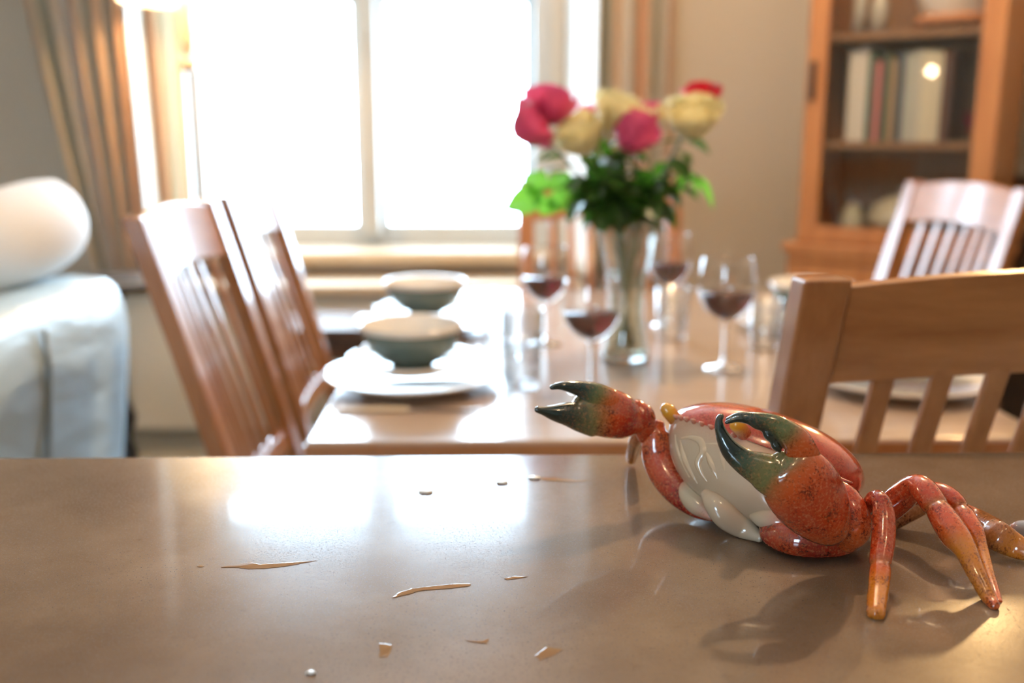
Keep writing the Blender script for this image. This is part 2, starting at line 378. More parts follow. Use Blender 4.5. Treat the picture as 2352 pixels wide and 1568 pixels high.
def fuse(mb, name, parent, vox=.0011, smooth=3):
    """one closed glazed surface out of overlapping limbs, painted from them"""
    src = [(v, c) for v, c in zip(mb.v, mb.c)]
    o = mb.build('tmp_' + name, CRAB)
    md = o.modifiers.new('r', 'REMESH'); md.mode = 'VOXEL'; md.voxel_size = vox
    sm = o.modifiers.new('s', 'SMOOTH'); sm.iterations = smooth; sm.factor = .5
    dg = bpy.context.evaluated_depsgraph_get(); me = bpy.data.meshes.new_from_object(o.evaluated_get(dg))
    bpy.data.objects.remove(o)
    kd = KDTree(len(src))
    for i, (v, c) in enumerate(src): kd.insert(v, i)
    kd.balance()
    if 'paint' in me.color_attributes: me.color_attributes.remove(me.color_attributes['paint'])
    ca = me.color_attributes.new('paint', 'FLOAT_COLOR', 'POINT')
    for i, v in enumerate(me.vertices):
        W = 0; acc = Vector((0, 0, 0, 0))
        for co, k, d in kd.find_n(v.co, 8):
            wgt = 1 / (d + 1e-3) ** 2; acc += Vector(src[k][1]) * wgt; W += wgt
        ca.data[i].color = acc / W
    me.transform(Matrix.Translation(-base)); me.materials.clear(); me.materials.append(CRAB); me.shade_smooth()
    ob = bpy.data.objects.new(name, me); COL.objects.link(ob); ob.parent = parent
    return ob
def cpart(mb, name, parent=crab): return mb.build(name, CRAB, parent, smooth=True, origin=base)

# ---- body: carapace and pale underside share one rim
P1 = at(1545, 968, .745); P2 = at(1975, 1132, .662)
BC = (P1 + P2) / 2; BA = (P2 - P1).length / 2; BL = (P2 - P1).normalized()
hor = Vector((-BL.y, BL.x, 0)); hor = (hor if hor.y < 0 else -hor).normalized()
BF = (hor * math.cos(R(30)) + Vector((0, 0, 1)) * math.sin(R(30))); BF = (BF - BL * BF.dot(BL)).normalized()
BU = BL.cross(BF); BU = BU if BU.z > 0 else -BU
BB = .050
def rim(th, k=1.0):
    # a crab's carapace: wide, a little squared off, narrower behind
    c, s_ = math.cos(th), math.sin(th)
    e = .86
    x = math.copysign(abs(c) ** e, c); y = math.copysign(abs(s_) ** e, s_)
    return x * BA * k * (1 - .12 * (y < 0) * abs(y)), y * BB * k
def dome(pole, nr, ncol, ex=1.0, bulge=None, k0=1.0):
    n = 72; rs = []; cs = []
    for i in range(nr + 1):
        ph = (math.pi / 2) * i / nr * .985
        k = math.cos(ph) ** ex; h = math.sin(ph)
        ring = []
        for j in range(n):
            th = 2 * math.pi * j / n
            x, y = rim(th, k * k0)
            p = BC + (pole - BC) * h + BL * x + BF * y
            if bulge: p = p + bulge(th, h)
            ring.append(p)
        rs.append(ring); cs.append(ncol(h))
    return rs, cs
def lerp4(a, b, t): return tuple(x + (y - x) * t for x, y in zip(a, b))
top = BC + BU * .033 + BL * .010
rs, cs = dome(top, 14, lambda h: lerp4((.50, .055, .03, .7), (.58, .10, .05, .45), h), ex=.9)
car = MB().rings(rs, cap0=False, cols=cs)
cpart(car, 'carapace')
bot = at(1705, 1205, .672); bot.z = ZT + .004
rs, cs = dome(bot, 14, lambda h: lerp4((.60, .40, .28, .1), CRM, min(1, h * 3)), ex=.75, k0=.985)
ub = MB().rings(rs, cap0=False, cols=cs); cpart(ub, 'underside')
from mathutils.bvhtree import BVHTree
UBV = BVHTree.FromPolygons(ub.v, ub.f)
def onu(px, py, r=0):
    d = (at(px, py, 1) - CAM).normalized(); h = UBV.ray_cast(CAM, d)
    return (h[0] - d * r) if h[0] else at(px, py, .67)
# ---- frontal teeth, eye stalks, side spines
for i in range(11):
    th = R(164 - 68 * i / 10); x, y = rim(th, 1.0); p = BC + BL * x + BF * y; o_ = (BF * .8 - BL * .3).normalized()
    mb = MB(); addl(mb, [(p - o_ * .005, 8, 1, RED), (p, 6, 1, (.55, .16, .10, .2)), (p + o_ * .003, 3, 1, (.65, .36, .26, 0))], sub=2, n=10)
    cpart(mb, 'frontal_tooth')
for ks in ([(1572, 990, .722, 17), (1552, 965, .720, 16), (1536, 944, .719, 17), (1529, 937, .719, 14)], [(1712, 1000, .672, 18), (1702, 985, .668, 18), (1692, 972, .665, 19), (1688, 966, .665, 14)]):
    mb = MB(); cc = [RED, (.55, .2, .06, .5), (.78, .38, .03, .1), (.80, .42, .05, 0)]
    addl(mb, [(at(a, b, c), d, .95, k) for (a, b, c, d), k in zip(ks, cc)]); cpart(mb, 'eye')
for ks in ([(1905, 1098, .640, 15), (1930, 1106, .634, 11), (1957, 1110, .628, 4)], [(1945, 1140, .640, 10), (1968, 1146, .632, 8), (1980, 1156, .625, 3)]):
    mb = MB(); addl(mb, [(at(a, b, c), d, .8, DRED) for a, b, c, d in ks], n=12); cpart(mb, 'side_spine')
# ---- mouthparts on the pale face
for ks in ([(1566, 1008, 4), (1590, 1006, 6), (1610, 1014, 8), (1617, 1038, 9), (1606, 1062, 9), (1612, 1085, 6), (1624, 1104, 3)],
           [(1622, 1036, 3), (1632, 1058, 7), (1640, 1078, 6), (1648, 1098, 3)],
           [(1564, 1012, 3), (1574, 1050, 7), (1592, 1090, 5), (1602, 1108, 3)],
           [(1620, 1020, 3), (1650, 1021, 4), (1684, 1024, 3)],
           [(1654, 1038, 3), (1662, 1062, 5), (1670, 1096, 2)],
           [(1552, 1000, 3), (1560, 1040, 5), (1584, 1094, 3)]):
    mb = MB(); addl(mb, [(onu(a, b, -.0007), d * 1.15, .6, (.64, .52, .36, 0)) for a, b, d in ks], n=12); cpart(mb, 'mouthpart')
# ---- pale folded lobes against the worktop
mb = MB(); addl(mb, [(at(1622, 1134, .668), 14, .8, CRM), (at(1640, 1155, .660), 25, .8, CRM), (at(1668, 1185, .656), 31, .7, CRM), (at(1705, 1210, .655), 27, .7, CRM), (atz(1745, 1234, ZT + .004), 12, .7, CRM)]); cpart(mb, 'pale_lobe')
mb = MB(); addl(mb, [(at(1563, 1108, .700), 8, .8, PNK), (at(1578, 1130, .692), 22, .8, CRM), (at(1600, 1158, .682), 24, .8, CRM), (at(1632, 1184, .672), 12, .8, PNK)]); cpart(mb, 'pale_lobe')
mb = MB(); addl(mb, [(at(1728, 1185, .650), 10, .8, CRM), (at(1755, 1192, .642), 22, .8, CRM), (at(1800, 1198, .636), 26, .8, PNK), (at(1850, 1205, .634), 20, .8, RED)]); cpart(mb, 'pale_lobe')
# ---- near claw
arm = MB(); addl(arm, [(at(1757, 1212, .640), 16, .8, DRED), (atz(1772, 1226, ZT + .011), 28, .8, DRED), (atz(1815, 1236, ZT + .0125), 38, .8, RED), (atz(1875, 1238, ZT + .0135), 43, .8, DRED), (atz(1935, 1232, ZT + .0145), 42, .8, RED), (at(1975, 1205, .625), 34, .8, RED)])
addl(arm, [(at(1985, 1190, .632), 22, .8, RED), (at(1950, 1230, .632), 30, .8, DRED)])
fuse(arm, 'claw_arm', crab)
wr = MB(); addl(wr, [(at(1922, 1112, .622), 15, .8, RED), (at(1938, 1140, .616), 34, .8, RED), (at(1950, 1180, .610), 46, .8, RED), (at(1957, 1218, .608), 43, .8, ORG), (at(1945, 1248, .610), 25, .8, ORG)]); fuse(wr, 'claw_wrist', crab)
cl = MB()
addl(cl, [(at(1922, 1238, .606), 18, .9, BRN), (at(1908, 1215, .602), 50, .8, ORG), (at(1878, 1172, .597), 78, .68, RED), (at(1842, 1120, .592), 88, .60, RED), (at(1812, 1080, .590), 76, .56, ORG), (at(1798, 1063, .590), 50, .6, OLV), (at(1790, 1054, .590), 22, .6, OLV)], n=28)
addl(cl, [(at(1802, 1100, .590), 58, .6, ORG), (at(1768, 1088, .590), 50, .62, OLV), (at(1744, 1076, .591), 41, .7, OLV), (at(1711, 1060, .592), 31, .8, (.06, .10, .06, .6)), (at(1682, 1036, .594), 25, .85, GRN), (at(1663, 1008, .596), 18, .9, GRN), (at(1653, 981, .598), 12, .9, GRN), (at(1652, 962, .600), 9, 1, GRN), (at(1658, 954, .601), 7, 1, GRN)])
fuse(cl, 'claw_palm', crab)
fi = MB()
addl(fi, [(at(1862, 1076, .592), 34, .4, ORG), (at(1846, 1050, .589), 38, .5, ORG), (at(1830, 1014, .587), 34, .7, ORG), (at(1806, 990, .587), 27, .8, OLV), (at(1772, 969, .588), 20, .8, (.10, .13, .06, .7)), (at(1730, 961, .590), 16, .9, (.03, .06, .045, .6)), (at(1697, 958, .593), 12, 1, GRN), (at(1672, 964, .597), 7, 1, GRN)])
addl(fi, [(at(*p[:2], .590 - i * .0004), p[2], 1, GRN) for i, p in enumerate(((1668, 970, 5), (1692, 963, 7), (1716, 965, 8), (1738, 974, 12), (1755, 984, 9), (1766, 998, 13), (1776, 1012, 9), (1783, 1025, 11), (1792, 1036, 5)))], sub=4)
fuse(fi, 'claw_finger', crab, vox=.0008)
mb = MB(); addl(mb, [(at(1826, 996, .589), 9, 1, ORG), (at(1820, 988, .588), 6, 1, (.4, .3, .25, 0)), (at(1816, 984, .588), 4, 1, (.6, .5, .4, 0))], n=10); cpart(mb, 'claw_spine')
# ---- far claw
ar = MB(); addl(ar, [(at(1512, 975, .728), 16, .9, RED), (at(1508, 998, .726), 32, .8, ORG), (at(1515, 1045, .722), 41, .7, RED), (at(1532, 1090, .712), 40, .7, RED), (at(1563, 1133, .698), 34, .7, DRED), (at(1605, 1170, .683), 22, .7, DRED), (at(1650, 1190, .672), 9, .7, RED)]); fuse(ar, 'claw_arm', crab)
wr = MB(); addl(wr, [(at(1458, 935, .724), 22, .9, RED), (at(1470, 955, .724), 34, .9, DRED), (at(1478, 980, .724), 28, .9, RED), (at(1476, 1008, .724), 12, .9, RED)]); fuse(wr, 'claw_wrist', crab)
cl = MB()
addl(cl, [(at(1464, 966, .722), 32, .8, RED), (at(1438, 960, .720), 49, .7, DRED), (at(1404, 950, .716), 57, .62, RED), (at(1370, 944, .712), 56, .6, BRN), (at(1348, 948, .710), 48, .6, OLV)], n=28)
addl(cl, [(at(1362, 960, .711), 44, .6, OLV), (at(1336, 957, .709), 37, .7, (.05, .06, .04, .6)), (at(1306, 951, .706), 29, .8, (.03, .045, .035, .5)), (at(1275, 948, .703), 20, .9, GRN), (at(1248, 943, .701), 11, 1, GRN), (at(1233, 940, .700), 8, 1, GRN)])
fuse(cl, 'claw_palm', crab)
fi = MB(); addl(fi, [(at(1392, 925, .712), 38, .6, ORG), (at(1368, 908, .710), 31, .7, OLV), (at(1340, 895, .708), 21, .8, (.03, .06, .05, .5)), (at(1310, 888, .705), 14, .9, GRN), (at(1284, 886, .703), 9, 1, GRN), (at(1266, 890, .702), 6, 1, GRN)]); fuse(fi, 'claw_finger', crab)
# ---- walking legs
def leg(keys, vox=.001):
    mb = MB(); addl(mb, keys, sub=4, n=18); return fuse(mb, 'leg', crab, vox, 2)
leg([(at(1985, 1180, .630), 14, .9, RED), (at(2005, 1150, .612), 20, .9, RED), (at(2021, 1146, .602), 20, .9, DRED), (at(2030, 1180, .594), 25, .9, RED), (at(2029, 1240, .584), 27, .9, RED), (at(2022, 1290, .574), 25, .9, RED), (at(2022, 1299, .571), 22, .9, BRN), (at(2022, 1310, .568), 24.5, .9, ORG), (at(2018, 1350, .557), 24, .9, AMB), (at(2014, 1382, .546), 23.5, .9, AMB), (at(2012, 1408, .5365), 22, .9, AMB)])
leg([(at(1990, 1200, .650), 22, .9, RED), (at(2030, 1176, .648), 30, .9, RED), (at(2070, 1142, .645), 33, .9, RED), (at(2100, 1116, .638), 27, .9, RED), (at(2122, 1125, .628), 30, .9, RED), (at(2146, 1158, .616), 30, .9, RED), (at(2153, 1168, .612), 26, .9, BRN), (at(2160, 1178, .608), 30, .9, RED), (at(2190, 1225, .592), 34, .9, ORG), (at(2217, 1262, .580), 26, .9, AMB), (at(2238, 1308, .568), 22, .9, AMB), (at(2270, 1370, .554), 18, .9, AMB), (at(2284, 1390, .5455), 13, .9, ORG)])
leg([(at(2005, 1185, .668), 18, .9, DRED), (at(2050, 1160, .670), 22, .9, RED), (at(2095, 1140, .668), 21, .9, RED), (at(2140, 1128, .662), 22, .9, RED), (at(2175, 1138, .652), 24, .9, RED), (at(2200, 1160, .642), 22, .9, RED), (at(2206, 1168, .640), 18, .9, BRN), (at(2214, 1182, .634), 23, .9, ORG), (at(2238, 1222, .618), 22, .9, ORG), (at(2255, 1262, .604), 15, .9, AMB), (at(2272, 1320, .582), 13, .9, AMB), (at(2286, 1360, .566), 11, .9, ORG), (at(2295, 1382, .5540), 8, .9, ORG)])
leg([(at(2000, 1215, .668), 22, .8, DRED), (at(2050, 1190, .668), 27, .8, BRN), (at(2100, 1168, .668), 24, .8, BRN), (at(2150, 1150, .668), 18, .8, BRN), (at(2205, 1168, .664), 17, .8, RED), (at(2240, 1194, .656), 29, .6, BRN), (atz(2285, 1226, ZT + .014), 36, .5, BRN), (atz(2330, 1252, ZT + .009), 30, .5, AMB), (atz(2368, 1268, ZT + .007), 22, .5, AMB), (atz(2402, 1268, ZT + .007), 18, .5, AMB)])
mb = MB(); addl(mb, [(atz(2404, 1266, ZT + .007), 12, .5, AMB), (at(2394, 1242, .640), 18, .5, PNK), (at(2370, 1222, .648), 24, .5, (.42, .38, .40, 0)), (at(2340, 1212, .656), 18, .5, (.42, .38, .40, 0)), (at(2326, 1210, .659), 8, .5, PNK)]); cpart(mb, 'paddle')  # grey-lilac colour stands in for the glare on the paddle's top
leg([(at(1476, 985, .760), 15, .9, RED), (at(1462, 1010, .778), 17, .9, BRN), (at(1455, 1035, .795), 16, .9, BRN), (atz(1450, 1058, ZT + .005), 11, .9, AMB)])

# ================================================================ wet marks on the worktop
def blot(pts, name, label, cat, m, h=.00012, group=None, dome_=False):
    """thin irregular film lying on the worktop, outline given in place"""
    P = [atz(x, y, ZT + .0002) for x, y in pts]; c = sum(P, Vector()) / len(P)
    rng = random.Random(len(pts) * 13 + int(pts[0][0]))
    fine = []
    for i, p in enumerate(P):
        q = P[(i + 1) % len(P)]
        for k in range(4):
            v = p.lerp(q, k / 4); fine.append(v + (v - c) * rng.uniform(-.05, .05))
    up = Vector((0, 0, h)); n = len(fine)
    mb = MB().rings([fine, [c + (v - c) * .93 + up * .7 for v in fine], [c + (v - c) * .55 + up for v in fine]])
    o = mb.build(name, m, origin=c, smooth=dome_); tag(o, label, cat, group); return o
blot([(503, 1303), (540, 1296), (575, 1291), (600, 1296), (660, 1291), (728, 1287), (660, 1299), (610, 1305), (570, 1306), (540, 1302)], 'wet_smear', 'long thin wet streak on the worktop, left of the others', 'smear', WETM)
blot([(895, 1374), (915, 1360), (945, 1351), (985, 1346), (1040, 1341), (1084, 1339), (1082, 1345), (1030, 1351), (975, 1355), (935, 1361), (912, 1370)], 'wet_smear', 'curved wet streak, widest smear in the middle of the worktop', 'smear', WETM)
blot([(1156, 1328), (1180, 1322), (1215, 1323), (1196, 1327), (1165, 1331)], 'wet_smear', 'short wet fleck just right of the curved streak', 'smear', WETM)
blot([(871, 1476), (900, 1480), (898, 1495), (890, 1510), (869, 1508), (873, 1495)], 'wet_smear', 'small square wet patch near the lower edge of the worktop', 'smear', WETM)
blot([(1066, 1470), (1095, 1472), (1124, 1466), (1118, 1478), (1095, 1476), (1080, 1473)], 'wet_smear', 'faint ragged smear right of the square wet patch', 'smear', WETM)
blot([(1228, 1505), (1255, 1486), (1294, 1490), (1275, 1503), (1240, 1517)], 'wet_smear', 'dull oval smear low on the worktop under the crab', 'smear', WETM)
blot([(451, 1300), (461, 1298), (470, 1300), (461, 1302)], 'wet_smear', 'tiny wet dot left of the long thin streak', 'smear', WETM)
blot([(1235, 1097), (1270, 1096), (1330, 1102), (1355, 1104), (1320, 1107), (1270, 1104), (1240, 1102)], 'wet_smear', 'thin brown streak trailing from a water drop near the back edge', 'smear', WETM)
for x, y, wx, l in ((978, 1130, 17, 'leftmost flat water drop near the back of the worktop'), (1153, 1109, 14, 'small flat water drop between the other two at the back'), (1228, 1098, 15, 'flat water drop at the head of the thin brown streak'), (714, 1547, 12, 'single water drop at the very bottom of the worktop')):
    o = blot([(x + wx * math.cos(a), y + wx * .26 * math.sin(a)) for a in [2 * math.pi * k / 10 for k in range(10)]], 'water_drop', l, 'drop', DROPM, h=.0016, dome_=True)

# ================================================================ dining table
TX0, TX1, TY0, TY1, TH = -.268, .80, 1.352, 2.72, .75
tb = empty('dining_table', ((TX0 + TX1) / 2, (TY0 + TY1) / 2, 0), label='glossy oak dining table laid for four beyond the worktop', cat='table')
hx, hy = (TX1 - TX0) / 2, (TY1 - TY0) / 2
MB().box((-hx, -hy, TH - .028), (hx, hy, TH)).build('tabletop', TABLE, tb, bevel=.006, seg=3)
MB().box((-hx - .0012, -hy - .0012, TH - .027), (hx + .0012, hy + .0012, TH - .006)).build('edge_band', OAK_H, tb)
for sx in (-1, 1):
    MB().box((sx * (hx - .05) - .011, -hy + .10, TH - .11), (sx * (hx - .05) + .011, hy - .10, TH - .028)).build('apron', OAK_V, tb)
    for sy in (-1, 1): MB().box((sx * (hx - .06) - .035, sy * (hy - .06) - .035, 0), (sx * (hx - .06) + .035, sy * (hy - .06) + .035, TH - .028)).build('leg', OAK_V, tb, bevel=.004)
for sy in (-1, 1): MB().box((-hx + .10, sy * (hy - .05) - .011, TH - .11), (hx - .10, sy * (hy - .05) + .011, TH - .028)).build('apron', OAK_H, tb)

# ================================================================ chairs
def make_chair(loc, rz, label, group='oak slat-back dining chairs', cat='chair'):
    t = empty('dining_chair', loc, rz, label, cat, group)
    W = .2075; pw, pd = .0225, .017
    def backy(z): return -.155 - .155 * max(0, (z - .44) / .60) ** 1.0 - .012 * max(0, (z - .44) / .6) ** 2 + (.04 if z < .44 else 0) * 0 - (.07 * ((.44 - z) / .44) if z < .44 else 0)
    HT = 1.043
    for s_ in (-1, 1):
        rs = []
        for z in (0, .2, .36, .44, .52, .64, .76, .88, .98, HT):
            y = backy(z); x = s_ * W
            rs.append([(x - pw, y - pd, z), (x + pw, y - pd, z), (x + pw, y + pd, z), (x - pw, y + pd, z)])
        MB().rings(rs).build('back_post', OAK_V, t, bevel=.004)
        MB().rings([[(s_ * .205 - k, .19 - k, z), (s_ * .205 + k, .19 - k, z), (s_ * .205 + k, .19 + k, z), (s_ * .205 - k, .19 + k, z)] for z, k in ((0, .015), (.43, .021))]).build('leg', OAK_V, t, bevel=.003)
        MB().box((s_ * .205 - .010, -.15, .37), (s_ * .205 + .010, .175, .43)).build('seat_rail', OAK_V, t)
        MB().box((s_ * .205 - .008, -.17, .18), (s_ * .205 + .008, .18, .21)).build('stretcher', OAK_V, t)
    MB().box((-.19, .18, .37), (.19, .20, .43)).build('seat_rail', OAK_H, t)
    sb = MB().rings([[(x, y, z) for x, y in ((-.215 * k, -.135 * k), (.215 * k, -.135 * k), (.225 * k, .215), (-.225 * k, .215))] for z, k in ((.432, .98), (.442, 1), (.462, 1), (.470, .96))])
    sb.build('seat', OAK_H, t, bevel=.005)
    def curved(z0, z1, bow, th, name, arch=0):
        rs = []
        for i in range(13):
            u = i / 12; x = -(W - pw) + 2 * (W - pw) * u; bo = -bow * math.sin(math.pi * u); ac = arch * math.sin(math.pi * u)
            rs.append([(x, backy(z0) + bo - th, z0 + ac * .7), (x, backy(z1) + bo - th, z1 + ac), (x, backy(z1) + bo + th, z1 + ac), (x, backy(z0) + bo + th, z0 + ac * .7)])
        MB().rings(rs).build(name, OAK_H, t, bevel=.003)
    curved(HT - .112, HT - .008, .022, .011, 'top_rail', .014)
    curved(.52, .56, .012, .010, 'lower_rail')
    for i in range(6):
        u = (i + 1) / 7; x = -(W - pw) + 2 * (W - pw) * u; rs = []
        for z in (.55, .66, .76, .86, HT - .096):
            bo = -(.012 + .014 * (z - .56) / .37) * math.sin(math.pi * u); y = backy(z) + bo
            rs.append([(x - .0105, y - .005, z), (x + .0105, y - .005, z), (x + .0105, y + .005, z), (x - .0105, y + .005, z)])
        MB().rings(rs).build('slat', OAK_V, t, bevel=.002)
    return t
ch = make_chair((-.262, 1.85, 0), R(-90), 'oak chair at the left of the table, the nearer of two')
def chair_at(loc, rz, label):
    c = copy_tree(ch); c.location = loc; c.rotation_euler.z = rz; c['label'] = label; return c
chair_at((-.262, 2.39, 0), R(-90), 'oak chair at the left of the table, behind the nearer one')
chair_at((.497, 1.285, 0), R(7), 'large near oak chair back standing right behind the crab').scale = (1.08, 1, 1)
chair_at((.935, 2.55, 0), R(104), 'oak chair gleaming white with window light in front of the glass cabinet')
chair_at((.30, 2.52, 0), R(180), 'oak chair at the far end of the table behind the flower vase')

# ================================================================ tableware
TZ = TH + .0008
def plate(c, r=.135):
    o = MB().lathe([(r * .55, 0), (r * .58, .004), (r * .92, .016), (r, .022), (r * .995, .025), (r * .90, .0205), (r * .62, .0095), (.0015, .008)], n=64).lathe([(.001, .0015), (r * .55, 0)], n=64)
    ob = o.build('dinner_plate', PORC, smooth=True); ob.location = c; return ob
def bowl(c, r=.078, h=.074):
    t = empty('bowl', c)
    MB().lathe([(.036, 0), (.036, .004), (r * .62, .012), (r * .84, .032), (r * .95, .052), (r * .985, h - .010)], n=64, cap0=True).build('outer_glaze', BLUEG, t, smooth=True)
    MB().lathe([(r * .985, h - .0105), (r * 1.005, h - .004), (r, h), (r * .95, h - .003), (r * .90, .048), (r * .78, .030), (r * .5, .014), (.001, .010)], n=64).build('inner_glaze', PORC, t, smooth=True)
    return t
def setting(x, y, where, rb=.089, r=.152):
    tag(plate((x, y, TZ), r), 'white rimmed dinner plate ' + where, 'plate', 'dinner plates on the table')
    p2 = plate((x, y, TZ + .0262), r * .74); p2.name = 'side_plate'
    tag(p2, 'smaller plate under the bowl ' + where, 'plate', 'side plates on the table')
    return tag(bowl((x, y, TZ + .0262 + .0085), rb), 'blue-green bowl with cream rim ' + where, 'bowl', 'bowls on the table')
setting(-.140, 1.675, 'at the near left of the table')
setting(-.150, 2.17, 'at the far left of the table')
setting(.69, 2.13, 'at the far right of the table behind the near chair')
setting(.69, 1.64, 'at the near right of the table, seen through chair slats')
def cutlery(x0, x1, y, label):
    t = empty('table_knife', ((x0 + x1) / 2, y, TZ), label=label, cat='knife', group='knives on the table'); w_ = (x1 - x0) / 2
    MB().box((-w_, -.008, 0), (0, .008, .006)).build('handle', mat('cream_handle', (.62, .52, .38), .3), t, bevel=.0025)
    MB().rings([[(0, -.006, .002), (0, .006, .002), (0, .006, .0035), (0, -.006, .0035)], [(w_ * .8, -.009, .002), (w_ * .8, .007, .002), (w_ * .8, .007, .003), (w_ * .8, -.009, .003)], [(w_, .004, .002), (w_, .007, .002), (w_, .007, .003), (w_, .004, .003)]]).build('blade', STEEL, t)
cutlery(-.245, -.02, 1.505, 'table knife lying before the near left plate')
cutlery(-.235, -.04, 2.015, 'table knife lying before the far left plate')
def wine_glass(x, y, h, r, label, fill=.42, stem=.085):
    t = empty('wine_glass', (x, y, TZ), label=label, cat='glass', group='wine glasses on the table')
    bh = h - stem
    def prof(k):  # bowl radius along its height
        return r * (math.sqrt(max(0, 1 - (1 - min(1, k / .56)) ** 2)) ** 1.15) * (1 - .13 * max(0, (k - .56) / .44) ** 1.6)
    MB().lathe([(.036, 0), (.034, .0025), (.012, .006), (.005, .012), (.0042, .03), (.0042, stem - .02), (.006, stem - .006), (.010, stem)], n=32, cap0=True).build('stem', GLASS, t, smooth=True)
    MB().lathe([(max(prof(k / 16), .003), stem + bh * k / 16) for k in range(17)] + [(prof(1) - .0012, h), (prof(1) - .002, h - .002)], n=48).build('bowl', SHELL, t, smooth=True)
    f = round(16 * fill)
    MB().lathe([(.001, stem + .0045)] + [(max(prof(k / 16) - .0022, .002), stem + .004 + (bh - .004) * k / 16) for k in range(1, f + 1)] + [(.001, stem + .004 + (bh - .004) * f / 16)], n=48).build('wine', WINE, t, smooth=True)
wine_glass(.162, 1.62, .192, .050, 'red wine glass nearest the camera, left of the vase', .44)
wine_glass(.105, 2.00, .200, .049, 'red wine glass at the back left by the bowls', .44)
wine_glass(.425, 1.785, .205, .053, 'red wine glass standing apart at the right of the vase', .44)
wine_glass(.392, 2.20, .205, .049, 'red wine glass half hidden at the back right of the vase', .44)
def tumbler(x, y, h, r, label):
    t = empty('tumbler', (x, y, TZ), label=label, cat='glass', group='water tumblers on the table')
    MB().lathe([(.001, 0), (r * .82, 0), (r * .86, .004), (r, h), (r - .002, h), (r * .80, .012), (.001, .011)], n=40).build('body', TUMB, t, smooth=True)
tumbler(.048, 1.655, .135, .037, 'tall clear tumbler beside the near left bowl')
tumbler(.010, 2.04, .105, .040, 'clear tumbler beside the far left bowl')
tumbler(.375, 2.05, .110, .036, 'clear tumbler behind the vase on the right')
tumbler(.545, 1.95, .100, .034, 'clear tumbler near the right wine glass')

# ================================================================ vase and roses
VX, VY = .252, 1.86
vase = empty('flower_vase', (VX, VY, TZ), label='tall clear glass vase holding the roses', cat='vase')
vp = [(.040, 0), (.046, .004), (.047, .015), (.040, .045), (.034, .085), (.035, .13), (.042, .18), (.052, .23), (.062, .27)]
MB().lathe(vp + [(.060, .271)] + [(r_ - .0035, z if z > .01 else .012) for r_, z in reversed(vp[1:])] + [(.001, .012)], n=48, cap0=True).build('glass_body', VGLASS, vase, smooth=True)
MB().lathe([(.001, .0135), (.040, .014), (.0355, .045), (.0298, .085), (.031, .13), (.0365, .17), (.001, .17)], n=40).build('water', WATER, vase, smooth=True)
MB().lathe([(.001, .0012), (.038, .001), (.044, .005), (.044, .0112), (.001, .0115)], n=40).build('solid_base', GLASS, vase, smooth=True)
LEAFM = mat('rose_leaf', (.045, .13, .022), .34, coat=.35, coatr=.2)
nl = N(LEAFM, 'ShaderNodeTexNoise', Scale=22.0, Detail=2.0); L(LEAFM, coords(LEAFM), nl.inputs['Vector'])
L(LEAFM, ramp(LEAFM, nl.outputs[0], [(.35, (.014, .042, .010)), (.65, (.05, .12, .016))]), BS(LEAFM).inputs['Base Color'])
tl = N(LEAFM, 'ShaderNodeBsdfTranslucent'); tl.inputs[0].default_value = (.16, .50, .03, 1)
ml = N(LEAFM, 'ShaderNodeMixShader'); ml.inputs[0].default_value = .16
L(LEAFM, BS(LEAFM).outputs[0], ml.inputs[1]); L(LEAFM, tl.outputs[0], ml.inputs[2]); L(LEAFM, ml.outputs[0], LEAFM.node_tree.nodes['Material Output'].inputs[0])
BRIGHTLEAF = mat('young_leaf', (.10, .26, .03), .4, coat=.3)
tl = N(BRIGHTLEAF, 'ShaderNodeBsdfTranslucent'); tl.inputs[0].default_value = (.30, .75, .06, 1)
ml = N(BRIGHTLEAF, 'ShaderNodeMixShader'); ml.inputs[0].default_value = .45
L(BRIGHTLEAF, BS(BRIGHTLEAF).outputs[0], ml.inputs[1]); L(BRIGHTLEAF, tl.outputs[0], ml.inputs[2]); L(BRIGHTLEAF, ml.outputs[0], BRIGHTLEAF.node_tree.nodes['Material Output'].inputs[0])
STEMM = mat('rose_stem', (.06, .12, .025), .45)
def petal_mat(name, c, c2):
    m = mat(name, c, .55, sheen=.3); tr = N(m, 'ShaderNodeBsdfTranslucent'); tr.inputs[0].default_value = (*c2, 1)
    mx = N(m, 'ShaderNodeMixShader'); mx.inputs[0].default_value = .35
    L(m, BS(m).outputs[0], mx.inputs[1]); L(m, tr.outputs[0], mx.inputs[2]); L(m, mx.outputs[0], m.node_tree.nodes['Material Output'].inputs[0]); return m
PINK = petal_mat('pink_petal', (.72, .075, .20), (.85, .15, .34)); CREAMR = petal_mat('cream_petal', (.76, .68, .36), (.85, .78, .45)); REDR = petal_mat('red_petal', (.55, .01, .03), (.7, .02, .05))
